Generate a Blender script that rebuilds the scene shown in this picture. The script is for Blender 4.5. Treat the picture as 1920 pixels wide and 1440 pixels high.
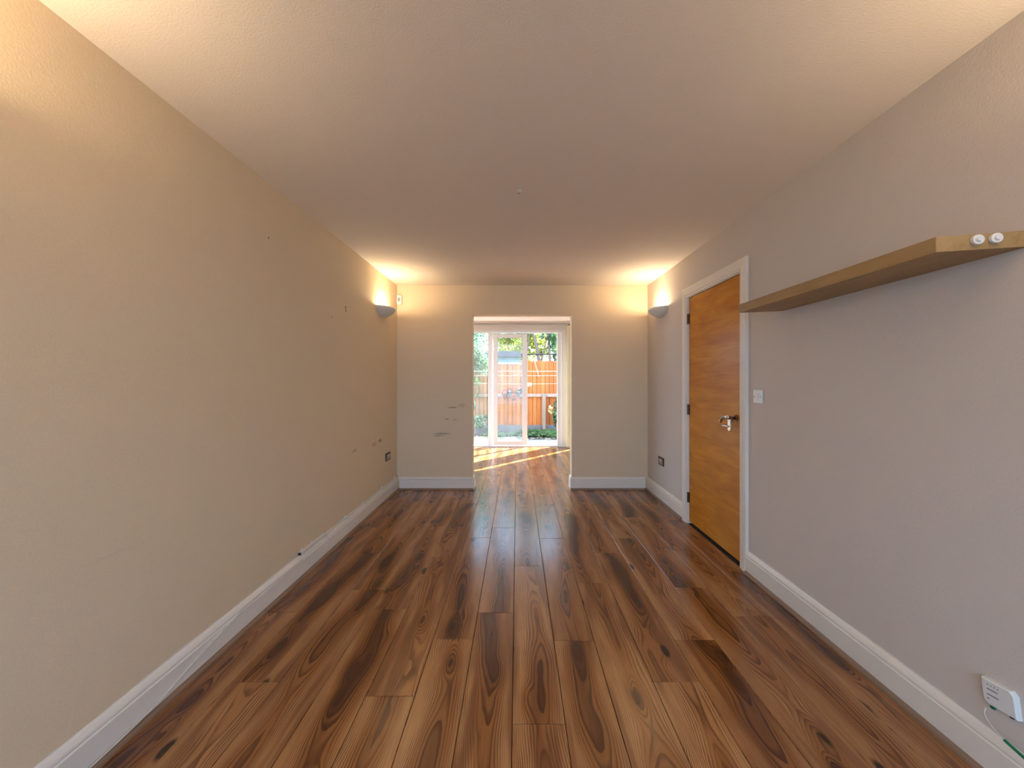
import bpy, bmesh, math, random
from mathutils import Vector, Matrix, Euler
random.seed(7)
scene = bpy.context.scene
for o in list(bpy.data.objects):
    bpy.data.objects.remove(o)

# ------------------------------------------------------------------ camera
F_PX, VPX, VPY, CAM_H = 720.0, 969.5, 714.0, 1.277
cam_d = bpy.data.cameras.new('camera')
cam = bpy.data.objects.new('camera', cam_d)
scene.collection.objects.link(cam)
cam.location = (0, 0, CAM_H)
cam.rotation_euler = (math.pi / 2, 0, 0)
cam_d.sensor_width = 36.0
cam_d.lens = F_PX / 1920 * 36
cam_d.shift_x = -(VPX - 960) / 1920
cam_d.shift_y = (VPY - 720) / 1920
cam_d.clip_start = 0.02
scene.camera = cam

# ------------------------------------------------------------------ world, sun, exposure
SKY_STRENGTH, SUN_STRENGTH, EXPOSURE = 3.4, 36.0, 0.88
SUN_AZ, SUN_EL = 43.5, 34.0           # degrees to the right of straight ahead, above the horizon
world = bpy.data.worlds.new('sky')
scene.world = world
world.use_nodes = True
bg = world.node_tree.nodes['Background']
bg.inputs[0].default_value = (0.44, 0.65, 1.0, 1)
bg.inputs[1].default_value = SKY_STRENGTH
sun_d = bpy.data.lights.new('sun', 'SUN')
sun_d.energy = SUN_STRENGTH
sun_d.color = (1.0, 0.95, 0.86)
sun_d.angle = math.radians(0.53)
sun = bpy.data.objects.new('sun', sun_d)
scene.collection.objects.link(sun)
sdir = Vector((math.sin(math.radians(SUN_AZ)) * math.cos(math.radians(SUN_EL)),
               math.cos(math.radians(SUN_AZ)) * math.cos(math.radians(SUN_EL)),
               math.sin(math.radians(SUN_EL))))
sun.rotation_euler = sdir.to_track_quat('Z', 'Y').to_euler()
sun.location = (6, 14, 8)
scene.view_settings.view_transform = 'Standard'
scene.view_settings.look = 'None'
scene.view_settings.gamma = 1.0
scene.view_settings.use_curve_mapping = False
scene.view_settings.exposure = EXPOSURE
LAMP_FAR, LAMP_NEAR = 6.5, 18.0
LAMP_COLOR = (1.0, 0.79, 0.50)

# ------------------------------------------------------------------ room measures (metres)
XL, XR = -1.411, 1.536                 # side walls of the long room
YB, YR = 4.516, -1.15                  # partition with the opening, wall behind the camera
PT = 0.14                              # partition thickness
ZC = 2.400
OX0, OX1, OZ = -0.524, 0.643, 2.055    # opening in the partition
FX0, FX1, YF = -2.05, 1.80, 7.42       # garden room
WT = 0.28                              # outer wall thickness
C = scene.collection

# ------------------------------------------------------------------ helpers
def tag(o, label=None, cat=None, group=None, kind=None):
    if label: o['label'] = label
    if cat: o['category'] = cat
    if group: o['group'] = group
    if kind: o['kind'] = kind
    return o

def empty(name, loc=(0, 0, 0), rz=0.0):
    o = bpy.data.objects.new(name, None)
    C.objects.link(o)
    o.location = loc
    o.rotation_euler = (0, 0, rz)
    o.empty_display_size = 0.1
    return o

def link_mesh(name, me, mat=None, parent=None):
    o = bpy.data.objects.new(name, me)
    C.objects.link(o)
    if mat is not None and len(me.materials) == 0:
        me.materials.append(mat)
    if parent is not None:
        o.parent = parent
    return o

def obj(name, bm, mat, parent=None, smooth=False, origin=None):
    """links bm (in the parent's space) as one object; origin moves the object's own origin"""
    if origin is not None:
        bmesh.ops.translate(bm, verts=bm.verts, vec=-Vector(origin))
    bmesh.ops.recalc_face_normals(bm, faces=bm.faces)
    me = bpy.data.meshes.new(name)
    bm.to_mesh(me)
    bm.free()
    if smooth:
        for p in me.polygons:
            p.use_smooth = True
    o = link_mesh(name, me, mat, parent)
    if origin is not None:
        o.location = origin
    return o

def box(bm, x0, x1, y0, y1, z0, z1, bev=0.0, seg=1):
    x0, x1 = min(x0, x1), max(x0, x1)
    y0, y1 = min(y0, y1), max(y0, y1)
    z0, z1 = min(z0, z1), max(z0, z1)
    t = bmesh.new()
    bmesh.ops.create_cube(t, size=1)
    for v in t.verts:
        v.co = Vector(((v.co.x + .5) * (x1 - x0) + x0, (v.co.y + .5) * (y1 - y0) + y0, (v.co.z + .5) * (z1 - z0) + z0))
    if bev > 0:
        bmesh.ops.bevel(t, geom=t.edges[:], offset=bev, segments=seg, affect='EDGES', profile=0.5)
    merge(bm, t)
    return bm

def merge(bm, t, mat=None):
    me = bpy.data.meshes.new('tmp')
    t.to_mesh(me)
    t.free()
    if mat is not None:
        me.transform(mat)
    bm.from_mesh(me)
    bpy.data.meshes.remove(me)

def B(*args, **kw):
    return box(bmesh.new(), *args, **kw)

def tube(bm, pts, r, seg=8, caps=True, rs=None):
    pts = [Vector(p) for p in pts]
    rings = []
    up = Vector((0.13, 0.21, 0.97)).normalized()
    for i, p in enumerate(pts):
        d = (pts[min(i + 1, len(pts) - 1)] - pts[max(i - 1, 0)]).normalized()
        a = d.cross(up)
        if a.length < 1e-3:
            a = d.cross(Vector((1, 0, 0)))
        a.normalize()
        b = d.cross(a).normalized()
        rr = rs[i] if rs else r
        rings.append([bm.verts.new(p + a * rr * math.cos(2 * math.pi * k / seg) + b * rr * math.sin(2 * math.pi * k / seg)) for k in range(seg)])
    for i in range(len(rings) - 1):
        for k in range(seg):
            bm.faces.new((rings[i][k], rings[i][(k + 1) % seg], rings[i + 1][(k + 1) % seg], rings[i + 1][k]))
    if caps:
        bm.faces.new(rings[0][::-1])
        bm.faces.new(rings[-1])
    return bm

def T(pts, r, **kw):
    return tube(bmesh.new(), pts, r, **kw)

def smooth_path(pts, n=8):
    """Catmull-Rom through pts"""
    P = [Vector(p) for p in pts]
    P = [P[0] * 2 - P[1]] + P + [P[-1] * 2 - P[-2]]
    out = []
    for i in range(1, len(P) - 2):
        for k in range(n):
            t = k / n
            out.append(0.5 * ((2 * P[i]) + (P[i + 1] - P[i - 1]) * t + (2 * P[i - 1] - 5 * P[i] + 4 * P[i + 1] - P[i + 2]) * t * t
                              + (3 * P[i] - P[i - 1] - 3 * P[i + 1] + P[i + 2]) * t ** 3))
    out.append(P[-2])
    return out

def cyl(bm, p0, p1, r0, r1=None, seg=20):
    r1 = r0 if r1 is None else r1
    return tube(bm, [p0, p1], r0, seg=seg, rs=[r0, r1])

def prism(profile, axis_pts):
    """extrude a closed 2-D profile given as functions: axis_pts = [fn0, fn1] mapping (a,b)->Vector"""
    bm = bmesh.new()
    rings = [[bm.verts.new(f(a, b)) for (a, b) in profile] for f in axis_pts]
    n = len(profile)
    for i in range(len(rings) - 1):
        for k in range(n):
            bm.faces.new((rings[i][k], rings[i][(k + 1) % n], rings[i + 1][(k + 1) % n], rings[i + 1][k]))
    bm.faces.new(rings[0][::-1])
    bm.faces.new(rings[-1])
    return bm

# ------------------------------------------------------------------ material helpers
class NT:
    def __init__(self, name):
        self.m = bpy.data.materials.new(name)
        self.m.use_nodes = True
        self.t = self.m.node_tree
        self.n = self.t.nodes
        self.bsdf = self.n['Principled BSDF']
        self.out = self.n['Material Output']
    def new(self, typ, **kw):
        nd = self.n.new(typ)
        for k, v in kw.items():
            setattr(nd, k, v)
        return nd
    def link(self, a, b):
        self.t.links.new(a, b)
    def val(self, sock, v):
        if hasattr(v, 'is_output') or isinstance(v, bpy.types.NodeSocket):
            self.link(v, sock)
        else:
            sock.default_value = v
    def math(self, op, a, b=None, c=None, clamp=False):
        nd = self.new('ShaderNodeMath', operation=op)
        nd.use_clamp = clamp
        self.val(nd.inputs[0], a)
        if b is not None: self.val(nd.inputs[1], b)
        if c is not None: self.val(nd.inputs[2], c)
        return nd.outputs[0]
    def vmath(self, op, a, b=None):
        nd = self.new('ShaderNodeVectorMath', operation=op)
        self.val(nd.inputs[0], a)
        if b is not None: self.val(nd.inputs[1], b)
        return nd.outputs['Value'] if op in ('LENGTH', 'DISTANCE', 'DOT_PRODUCT') else nd.outputs[0]
    def coord(self, which='Object'):
        return self.new('ShaderNodeTexCoord').outputs[which]
    def noise(self, vec, scale, detail=2.0, rough=0.5, dist=0.0, dims='3D'):
        nd = self.new('ShaderNodeTexNoise', noise_dimensions=dims)
        self.link(vec, nd.inputs['Vector'])
        nd.inputs['Scale'].default_value = scale
        nd.inputs['Detail'].default_value = detail
        nd.inputs['Roughness'].default_value = rough
        nd.inputs['Distortion'].default_value = dist
        return nd.outputs[0]
    def smooth(self, v, lo, hi, a=0.0, b=1.0):
        nd = self.new('ShaderNodeMapRange', interpolation_type='SMOOTHSTEP')
        self.val(nd.inputs[0], v)
        nd.inputs[1].default_value = lo
        nd.inputs[2].default_value = hi
        nd.inputs[3].default_value = a
        nd.inputs[4].default_value = b
        return nd.outputs[0]
    def mix(self, f, a, b, blend='MIX'):
        nd = self.new('ShaderNodeMix', data_type='RGBA', blend_type=blend)
        self.val(nd.inputs[0], f)
        for s, v in ((nd.inputs[6], a), (nd.inputs[7], b)):
            if isinstance(v, tuple):
                s.default_value = v if len(v) == 4 else (*v, 1)
            else:
                self.link(v, s)
        return nd.outputs[2]
    def bump(self, h, strength, dist=0.01):
        nd = self.new('ShaderNodeBump')
        nd.inputs['Strength'].default_value = strength
        nd.inputs['Distance'].default_value = dist
        self.link(h, nd.inputs['Height'])
        self.link(nd.outputs[0], self.bsdf.inputs['Normal'])
    def base(self, c):
        s = self.bsdf.inputs['Base Color']
        if isinstance(c, tuple):
            s.default_value = (*c, 1)
        else:
            self.link(c, s)
    def set(self, **kw):
        for k, v in kw.items():
            s = self.bsdf.inputs[{'rough': 'Roughness', 'metal': 'Metallic', 'spec': 'Specular IOR Level', 'coat': 'Coat Weight', 'coat_rough': 'Coat Roughness',
                                  'trans': 'Transmission Weight', 'sheen': 'Sheen Weight'}[k]]
            self.val(s, v)
        return self

def plain(name, col, rough=0.5, metal=0.0, var=0.06, scale=30.0, bump=0.0):
    n = NT(name)
    v = n.noise(n.coord(), scale, 3)
    a = tuple(c * (1 - var) for c in col)
    b = tuple(min(1, c * (1 + var)) for c in col)
    n.base(n.mix(v, a, b))
    n.set(rough=rough, metal=metal)
    if bump:
        n.bump(v, bump, 0.003)
    return n.m

def paint(name, col, marks=(), rough=0.75, bump=0.25):
    """matt wall paint with a fine roller stipple; marks = (x,y,z,rx,ry,rz,colour,strength) dirt of its own shape"""
    n = NT(name)
    g = n.new('ShaderNodeNewGeometry').outputs['Position']
    big = n.noise(g, 1.3, 3)
    c = n.mix(big, tuple(k * 0.965 for k in col), tuple(min(1, k * 1.03) for k in col))
    fine = n.noise(g, 220, 2)
    c = n.mix(n.smooth(fine, .35, .65, 0, .05), c, (0.25, 0.2, 0.15))
    wob = n.noise(g, 70, 3)
    for (x, y, z, rx, ry, rz, mc, s) in marks:
        d = n.vmath('SUBTRACT', g, (x, y, z))
        d = n.vmath('DIVIDE', d, (rx, ry, rz))
        l = n.vmath('LENGTH', d)
        l = n.math('ADD', l, n.math('MULTIPLY', n.math('SUBTRACT', wob, 0.5), 1.6))
        c = n.mix(n.smooth(l, 0.35, 1.15, s, 0.0), c, mc)
    n.base(c)
    n.set(rough=rough, spec=0.3)
    h = n.math('ADD', n.noise(g, 150, 3), n.math('MULTIPLY', n.noise(g, 14, 2), 0.6))
    n.bump(h, bump, 0.0025)
    return n.m

def wood_floor(name):
    n = NT(name)
    oc = n.coord('Object')
    rnd = n.new('ShaderNodeObjectInfo').outputs['Random']
    sx = n.new('ShaderNodeSeparateXYZ')
    n.link(oc, sx.inputs[0])
    X, Y = sx.outputs[0], sx.outputs[1]
    r1 = n.math('MULTIPLY', rnd, 57.0)
    def vec(ax, ay, oz=0.0):
        cb = n.new('ShaderNodeCombineXYZ')
        n.link(n.math('MULTIPLY', X, ax), cb.inputs[0])
        n.link(n.math('MULTIPLY', Y, ay), cb.inputs[1])
        n.link(n.math('ADD', r1, oz), cb.inputs[2])
        return cb.outputs[0]
    # knots: sparse cells
    kv = n.new('ShaderNodeTexVoronoi', voronoi_dimensions='3D')
    n.link(vec(6.5, 2.6, 3.0), kv.inputs['Vector'])
    kv.inputs['Scale'].default_value = 1.0
    kd = kv.outputs['Distance']
    halo = n.smooth(kd, 0.0, 0.40, 1.0, 0.0)
    spot = n.smooth(kd, 0.07, 0.15, 1.0, 0.0)
    # growth field: rings nested round a pith line that wanders along the plank
    cx = n.math('MULTIPLY', n.math('SUBTRACT', n.noise(vec(0.0, 0.85, 5.0), 1.0, 1.0), 0.5), 0.26)
    u = n.math('MULTIPLY', n.math('SUBTRACT', X, cx), 10.0)
    V = n.math('MULTIPLY', n.math('MULTIPLY', u, u), 0.62)
    V = n.math('ADD', V, n.math('MULTIPLY', n.noise(vec(0.0, 1.05, 12.0), 1.0, 1.5), 1.05))
    V = n.math('ADD', V, n.math('MULTIPLY', n.noise(vec(9.0, 1.6, 0.0), 1.0, 1.0), 0.42))
    V = n.math('ADD', V, n.math('MULTIPLY', halo, -0.22))
    wig = n.noise(vec(22.0, 5.0, 9.0), 1.0, 2.0)
    V = n.math('ADD', V, n.math('MULTIPLY', wig, 0.07))
    ring = n.math('FRACT', n.math('MULTIPLY', V, 15.0))
    ring = n.math('MULTIPLY', n.smooth(ring, 0.30, 0.90), n.smooth(ring, 0.92, 1.0, 1.0, 0.0))
    fib = n.noise(vec(300.0, 5.0, 1.0), 1.0, 3.0, 0.65)
    Vh = n.math('ADD', V, n.math('MULTIPLY', ring, -0.10))
    heart = n.smooth(Vh, 0.58, 0.80, 1.0, 0.0)
    core = n.smooth(Vh, 0.44, 0.70, 1.0, 0.0)
    pale = n.smooth(V, 0.80, 1.15)
    blotch = n.noise(vec(14.0, 1.1, 31.0), 1.0, 2.0)
    tone = n.noise(vec(0.0, 0.0, 20.0), 1.0, 0.0)
    light = n.mix(n.smooth(tone, .35, .65), (0.42, 0.195, 0.070), (0.54, 0.278, 0.112))
    c = n.mix(pale, (0.31, 0.122, 0.032), light)
    c = n.mix(n.smooth(blotch, .50, .66, 0.0, .70), c, (0.17, 0.058, 0.020))
    c = n.mix(n.smooth(fib, 0.35, 0.75, 0.0, 0.50), c, (0.22, 0.085, 0.036))
    c = n.mix(n.math('MULTIPLY', heart, .92), c, (0.075, 0.020, 0.008))
    c = n.mix(n.math('MULTIPLY', ring, n.smooth(wig, .3, .7, .30, .80)), c, (0.085, 0.026, 0.010))
    c = n.mix(n.math('MULTIPLY', core, .6), c, (0.04, 0.012, 0.005))
    c = n.mix(n.math('MULTIPLY', spot, 0.95), c, (0.014, 0.006, 0.004))
    n.base(c)
    n.set(coat=0.08, coat_rough=0.16)
    n.set(rough=n.smooth(fib, 0.2, 0.8, 0.16, 0.25), spec=0.5)
    n.bump(fib, 0.05, 0.001)
    return n.m

def veneer(name, light, dark, along, rough=0.25, coat=0.3, spec=0.4):
    """fine straight-grained veneer; along = axis index of the grain"""
    n = NT(name)
    oc = n.coord('Object')
    sc = [55.0, 55.0, 55.0]
    sc[along] = 3.0
    v = n.vmath('MULTIPLY', oc, tuple(sc))
    a = n.noise(v, 1.0, 4, 0.6, 0.6)
    sc2 = [7.0, 7.0, 7.0]
    sc2[along] = 1.6
    b = n.noise(n.vmath('MULTIPLY', oc, tuple(sc2)), 1.0, 3, 0.55, 1.2)
    c = n.mix(n.smooth(b, .25, .75), light, dark)
    c = n.mix(n.smooth(a, .45, .8, 0, .5), c, tuple(k * .55 for k in dark))
    n.base(c)
    n.set(rough=rough, coat=coat, coat_rough=0.12, spec=spec)
    n.bump(a, 0.04, 0.001)
    return n.m

def glass(name, tint=(0.93, 0.97, 0.96), film=0.06, reflect=0.9):
    n = NT(name)
    tr = n.new('ShaderNodeBsdfTransparent')
    tr.inputs[0].default_value = (*tint, 1)
    gl = n.new('ShaderNodeBsdfGlossy')
    gl.inputs['Roughness'].default_value = 0.02
    df = n.new('ShaderNodeBsdfTranslucent')
    df.inputs[0].default_value = (0.85, 0.9, 0.92, 1)
    fr = n.new('ShaderNodeFresnel')
    fr.inputs[0].default_value = 1.45
    dirt = n.noise(n.coord(), 6.0, 4)
    m1 = n.new('ShaderNodeMixShader')
    n.link(n.smooth(dirt, .2, .8, film * .6, film * 1.4), m1.inputs[0])
    n.link(tr.outputs[0], m1.inputs[1])
    n.link(df.outputs[0], m1.inputs[2])
    m2 = n.new('ShaderNodeMixShader')
    front = n.math('SUBTRACT', 1.0, n.new('ShaderNodeNewGeometry').outputs['Backfacing'])
    fr_in = n.math('MINIMUM', fr.outputs[0], 0.6)
    n.link(n.math('MULTIPLY', n.math('MULTIPLY', fr_in, front), reflect * 1.6), m2.inputs[0])
    n.link(m1.outputs[0], m2.inputs[1])
    n.link(gl.outputs[0], m2.inputs[2])
    n.link(m2.outputs[0], n.out.inputs[0])
    return n.m

def leaf_mat(name, c0, c1, trans=0.45):
    n = NT(name)
    v = n.noise(n.new('ShaderNodeNewGeometry').outputs['Position'], 9.0, 3, 0.7)
    c = n.mix(n.smooth(v, .32, .68), c0, c1)
    df = n.new('ShaderNodeBsdfDiffuse')
    tl = n.new('ShaderNodeBsdfTranslucent')
    gs = n.new('ShaderNodeBsdfGlossy')
    gs.inputs['Roughness'].default_value = 0.35
    n.link(c, df.inputs[0])
    n.link(c, tl.inputs[0])
    m = n.new('ShaderNodeMixShader')
    m.inputs[0].default_value = trans
    n.link(df.outputs[0], m.inputs[1])
    n.link(tl.outputs[0], m.inputs[2])
    m2 = n.new('ShaderNodeMixShader')
    m2.inputs[0].default_value = 0.07
    n.link(m.outputs[0], m2.inputs[1])
    n.link(gs.outputs[0], m2.inputs[2])
    n.link(m2.outputs[0], n.out.inputs[0])
    return n.m

def vane_mat(name, col):
    n = NT(name)
    v = n.noise(n.coord(), 60.0, 3)
    c = n.mix(v, tuple(k * .95 for k in col), col)
    df = n.new('ShaderNodeBsdfDiffuse')
    tl = n.new('ShaderNodeBsdfTranslucent')
    n.link(c, df.inputs[0])
    n.link(c, tl.inputs[0])
    m = n.new('ShaderNodeMixShader')
    m.inputs[0].default_value = 0.45
    n.link(df.outputs[0], m.inputs[1])
    n.link(tl.outputs[0], m.inputs[2])
    n.link(m.outputs[0], n.out.inputs[0])
    return n.m

def fence_mat(name, c0, c1):
    n = NT(name)
    oc = n.coord('Object')
    rnd = n.new('ShaderNodeObjectInfo').outputs['Random']
    sh = n.new('ShaderNodeCombineXYZ')
    n.link(n.math('MULTIPLY', rnd, 40.0), sh.inputs[0])
    p = n.vmath('ADD', oc, sh.outputs[0])
    g = n.noise(n.vmath('MULTIPLY', p, (60, 60, 2.5)), 1.0, 4, 0.6, 0.5)
    c = n.mix(rnd, c0, c1)
    c = n.mix(n.smooth(g, .4, .75, 0, .5), c, tuple(k * .45 for k in c1))
    n.base(c)
    n.set(rough=0.8, spec=0.2)
    n.bump(g, 0.3, 0.004)
    return n.m

M = {}
DIRT = (0.16, 0.11, 0.07)
def wallpt(px, py, wall):
    """photo pixel -> point on a wall of the room (left, right, back)"""
    if wall == 'back':
        Y = YB
        return Vector(((px - VPX) * Y / F_PX, Y, CAM_H + (VPY - py) * Y / F_PX))
    X = XL if wall == 'left' else XR
    Y = F_PX * X / (px - VPX)
    return Vector((X, Y, CAM_H + (VPY - py) * Y / F_PX))
def mark(px, py, wall, ru, rz, s, col=DIRT):
    p = wallpt(px, py, wall)
    if wall == 'back':
        return (p.x, p.y, p.z, ru, 0.05, rz, col, s)
    return (p.x, p.y, p.z, 0.05, ru, rz, col, s)

M['wall_left'] = paint('cream_wall_paint', (0.79, 0.635, 0.44), [
    mark(713, 826, 'left', .05, .02, .75), mark(702, 833, 'left', .07, .025, .3), mark(665, 845, 'left', .06, .02, .3),
    mark(210, 1040, 'left', .10, .008, .10, (0.4, 0.38, 0.36))])
M['wall_back'] = paint('cream_partition_paint', (0.81, 0.645, 0.45), [
    mark(829, 813, 'back', .11, .014, .5), mark(822, 817, 'back', .07, .010, .45), mark(848, 764, 'back', .07, .010, .55),
    mark(838, 786, 'back', .035, .012, .4), mark(853, 787, 'back', .03, .012, .25), mark(866, 760, 'back', .06, .03, .18)])
M['wall_right'] = paint('grey_beige_wall_paint', (0.69, 0.615, 0.55))
M['wall_far'] = paint('pale_wall_paint', (0.82, 0.76, 0.68))
M['ceiling'] = paint('ceiling_paint', (0.86, 0.765, 0.69), rough=0.85, bump=0.35)
M['skirting'] = plain('white_gloss_woodwork', (0.84, 0.78, 0.70), 0.35, var=0.03, scale=12, bump=0.05)
M['upvc'] = plain('white_plastic_frame', (0.84, 0.83, 0.82), 0.3, var=0.015)
M['white_plastic'] = plain('white_plastic', (0.80, 0.79, 0.76), 0.35, var=0.02)
M['plaster'] = plain('white_plaster', (0.80, 0.78, 0.74), 0.7, var=0.03)
M['floor_wood'] = wood_floor('dark_walnut_laminate')
M['sub'] = plain('dark_underlay', (0.02, 0.012, 0.008), 0.9)
M['bead'] = plain('brown_floor_bead', (0.26, 0.165, 0.11), 0.5, var=0.15, scale=9)
M['door'] = veneer('orange_maple_veneer', (0.68, 0.285, 0.020), (0.50, 0.170, 0.008), 1, 0.30, 0.0, 0.16)
M['shelf'] = veneer('oak_effect_veneer', (0.43, 0.275, 0.115), (0.36, 0.215, 0.085), 1, 0.5, 0.0)
M['metal_dark'] = plain('dark_bronze_metal', (0.10, 0.07, 0.055), 0.35, 0.9)
M['chrome'] = plain('brushed_chrome', (0.55, 0.50, 0.46), 0.22, 1.0)
M['chrome_dark'] = plain('antique_chrome', (0.23, 0.17, 0.14), 0.25, 1.0)
M['black'] = plain('black_plastic', (0.015, 0.013, 0.013), 0.5)
M['grey_hole'] = plain('dark_slot', (0.05, 0.045, 0.06), 0.7)
M['green'] = plain('green_connector', (0.0, 0.17, 0.075), 0.4)
M['white_cable'] = plain('white_cable', (0.72, 0.68, 0.62), 0.45)
M['grey_rail'] = plain('grey_aluminium_rail', (0.42, 0.40, 0.38), 0.4, 0.3)
M['vane'] = vane_mat('cream_blind_fabric', (0.82, 0.76, 0.56))
M['glass'] = glass('window_glass', film=0.010)
M['glass_rear'] = glass('rear_window_glass', film=0.003)
M['fence'] = fence_mat('orange_stained_timber', (0.52, 0.190, 0.060), (0.38, 0.120, 0.034))
M['fence_rail'] = fence_mat('weathered_timber', (0.38, 0.30, 0.25), (0.31, 0.24, 0.19))
M['fence_old'] = fence_mat('greyed_stained_timber', (0.45, 0.25, 0.14), (0.34, 0.18, 0.09))
M['gravel_board'] = plain('grey_gravel_board', (0.16, 0.16, 0.18), 0.85, var=.2, scale=14)
M['stone'] = plain('pale_paving', (0.40, 0.40, 0.40), 0.8, var=.12, scale=11, bump=.2)
M['pebble'] = plain('white_pebbles', (0.72, 0.70, 0.66), 0.7, var=.2, scale=20)
M['soil'] = plain('dark_soil', (0.045, 0.035, 0.028), 0.95, var=.4, scale=25, bump=.5)
M['terracotta'] = plain('terracotta', (0.40, 0.105, 0.05), 0.75, var=.1)
M['pot_blue'] = plain('pale_blue_glaze', (0.26, 0.29, 0.36), 0.3)
M['bark'] = plain('bark', (0.20, 0.145, 0.11), 0.9, var=.35, scale=30, bump=.4)
M['leaf_lime'] = leaf_mat('lime_leaf', (0.22, 0.29, 0.03), (0.42, 0.43, 0.08), .55)
M['leaf_teal'] = leaf_mat('bluish_leaf', (0.09, 0.19, 0.11), (0.19, 0.32, 0.18), .4)
M['leaf_green'] = leaf_mat('mid_green_leaf', (0.06, 0.15, 0.035), (0.16, 0.30, 0.08), .35)
M['leaf_dark'] = leaf_mat('dark_green_leaf', (0.03, 0.085, 0.025), (0.11, 0.21, 0.065), .3)
M['leaf_pale'] = leaf_mat('cream_leaf', (0.70, 0.62, 0.30), (0.80, 0.75, 0.45), .4)
M['pink'] = leaf_mat('pink_petal', (0.75, 0.22, 0.35), (0.85, 0.4, 0.5), .4)
M['shed'] = plain('blue_green_shed_boards', (0.13, 0.21, 0.22), 0.8, var=.15)
M['shed_roof'] = plain('shed_roof_felt', (0.10, 0.11, 0.13), 0.85, var=.2)
M['brick_out'] = plain('outer_render', (0.55, 0.5, 0.44), 0.9, var=.1)

# ================================================================== the setting
def struct(name, bm, mat, label, cat, parent=None, **kw):
    o = obj(name, bm, mat, parent, **kw)
    return tag(o, label, cat, kind='structure')

# ---- ground and floor base
g = struct('ground', B(-12, 12, -9, 20, -0.42, -0.22), M['soil'], 'dark garden soil all around the house', 'ground')
fl = struct('floor', B(FX0 - .2, FX1 + .2, YR - .2, YF + WT - .02, -0.20, -0.010), M['sub'], 'dark brown walnut laminate floor running through to the garden doors', 'floor')

# planks, each one an object; seams and end joints measured from the photograph
PW, PX0, PL = 0.1985, -0.0182, 1.222
JOINT = {0: 1.430, -1: 2.115, -2: 1.900, -3: 1.556, -4: 2.148, -5: 2.348, -6: 1.630, -7: 2.12, -8: 1.75, -9: 2.3, -10: 1.5, -11: 2.0,
         1: 1.890, 2: 2.426, 3: 1.630, 4: 1.895, 5: 2.376, 6: 2.085, 7: 2.305, 8: 1.7, 9: 2.1}
plank_cache = {}
def plank_mesh(w, l):
    key = (round(w, 4), round(l, 3))
    if key in plank_cache:
        return plank_cache[key]
    bm = bmesh.new()
    g_, c_, t_ = 0.0011, 0.0016, 0.0095
    hw, hl = w / 2 - g_, l / 2 - g_
    lay = [(hw, hl, -t_), (hw, hl, -c_), (hw - c_, hl - c_, 0)]
    R = [[bm.verts.new((sx * a, sy * b, z)) for sx, sy in ((-1, -1), (1, -1), (1, 1), (-1, 1))] for a, b, z in lay]
    for i in range(2):
        for k in range(4):
            bm.faces.new((R[i][k], R[i][(k + 1) % 4], R[i + 1][(k + 1) % 4], R[i + 1][k]))
    bm.faces.new(R[2])
    me = bpy.data.meshes.new('plank')
    bm.to_mesh(me)
    bm.free()
    me.materials.append(M['floor_wood'])
    plank_cache[key] = me
    return me
def lay_plank(x0, x1, y0, y1):
    if x1 - x0 < .012 or y1 - y0 < .02:
        return
    o = link_mesh('plank', plank_mesh(x1 - x0, y1 - y0), None, fl)
    o.location = ((x0 + x1) / 2, (y0 + y1) / 2, 0)
for k in range(-11, 10):
    cx0, cx1 = PX0 + k * PW, PX0 + (k + 1) * PW
    j = JOINT[k]
    while j > YR:
        j -= PL
    ys = []
    while j < YF:
        ys.append((max(j, YR), min(j + PL, YF - .004)))
        j += PL
    for (a, b) in ys:
        inroom = cx1 > XL and cx0 < XR
        far = cx1 > FX0 and cx0 < FX1
        x0, x1 = cx0, cx1
        if inroom and a < YB:
            x0, x1 = max(cx0, XL + .004), min(cx1, XR - .004)
            if b > YB and not (cx0 > XL and cx1 < XR):
                b = YB
        elif not inroom or a >= YB:
            if not far or b < YB + .1:
                continue
            a = max(a, YB + PT) if not inroom else a
            x0, x1 = max(cx0, FX0 + .004), min(cx1, FX1 - .004)
        lay_plank(x0, x1, a, b)
DY0, DY1, DTOP = 2.640, 3.442, 2.016       # door leaf
# ---- walls of the long room
struct('wall_left', B(XL - .14, XL, YR, YB, -.19, ZC + .02), M['wall_left'], 'long cream painted wall on the left, marked and bare', 'wall')
bm = bmesh.new()
box(bm, XR, XR + .065, YR, DY0 - .03, -.19, ZC + .02)
box(bm, XR, XR + .065, DY1 + .03, YB, -.19, ZC + .02)
box(bm, XR, XR + .065, DY0 - .03, DY1 + .03, DTOP + .03, ZC + .02)
box(bm, XR + .065, XR + .16, YR, YB, -.19, ZC + .02)
struct('wall_right', bm, M['wall_right'], 'long grey-beige painted wall on the right with the orange door', 'wall')
bm = bmesh.new()
box(bm, FX0 - .2, OX0, YB, YB + PT, -.19, ZC + .02)
box(bm, OX1, FX1 + .2, YB, YB + PT, -.19, ZC + .02)
box(bm, OX0, OX1, YB, YB + PT, OZ, ZC + .02)
box(bm, OX0, OX1, YB, YB + PT, -.19, -.0105)
struct('wall_back', bm, M['wall_back'], 'cream partition wall with a tall opening towards the garden doors', 'wall')
struct('ceiling', B(FX0 - .3, FX1 + .3, YR - .3, YF + WT + .1, ZC, ZC + .22), M['ceiling'], 'plain off-white plastered ceiling', 'ceiling')
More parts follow.
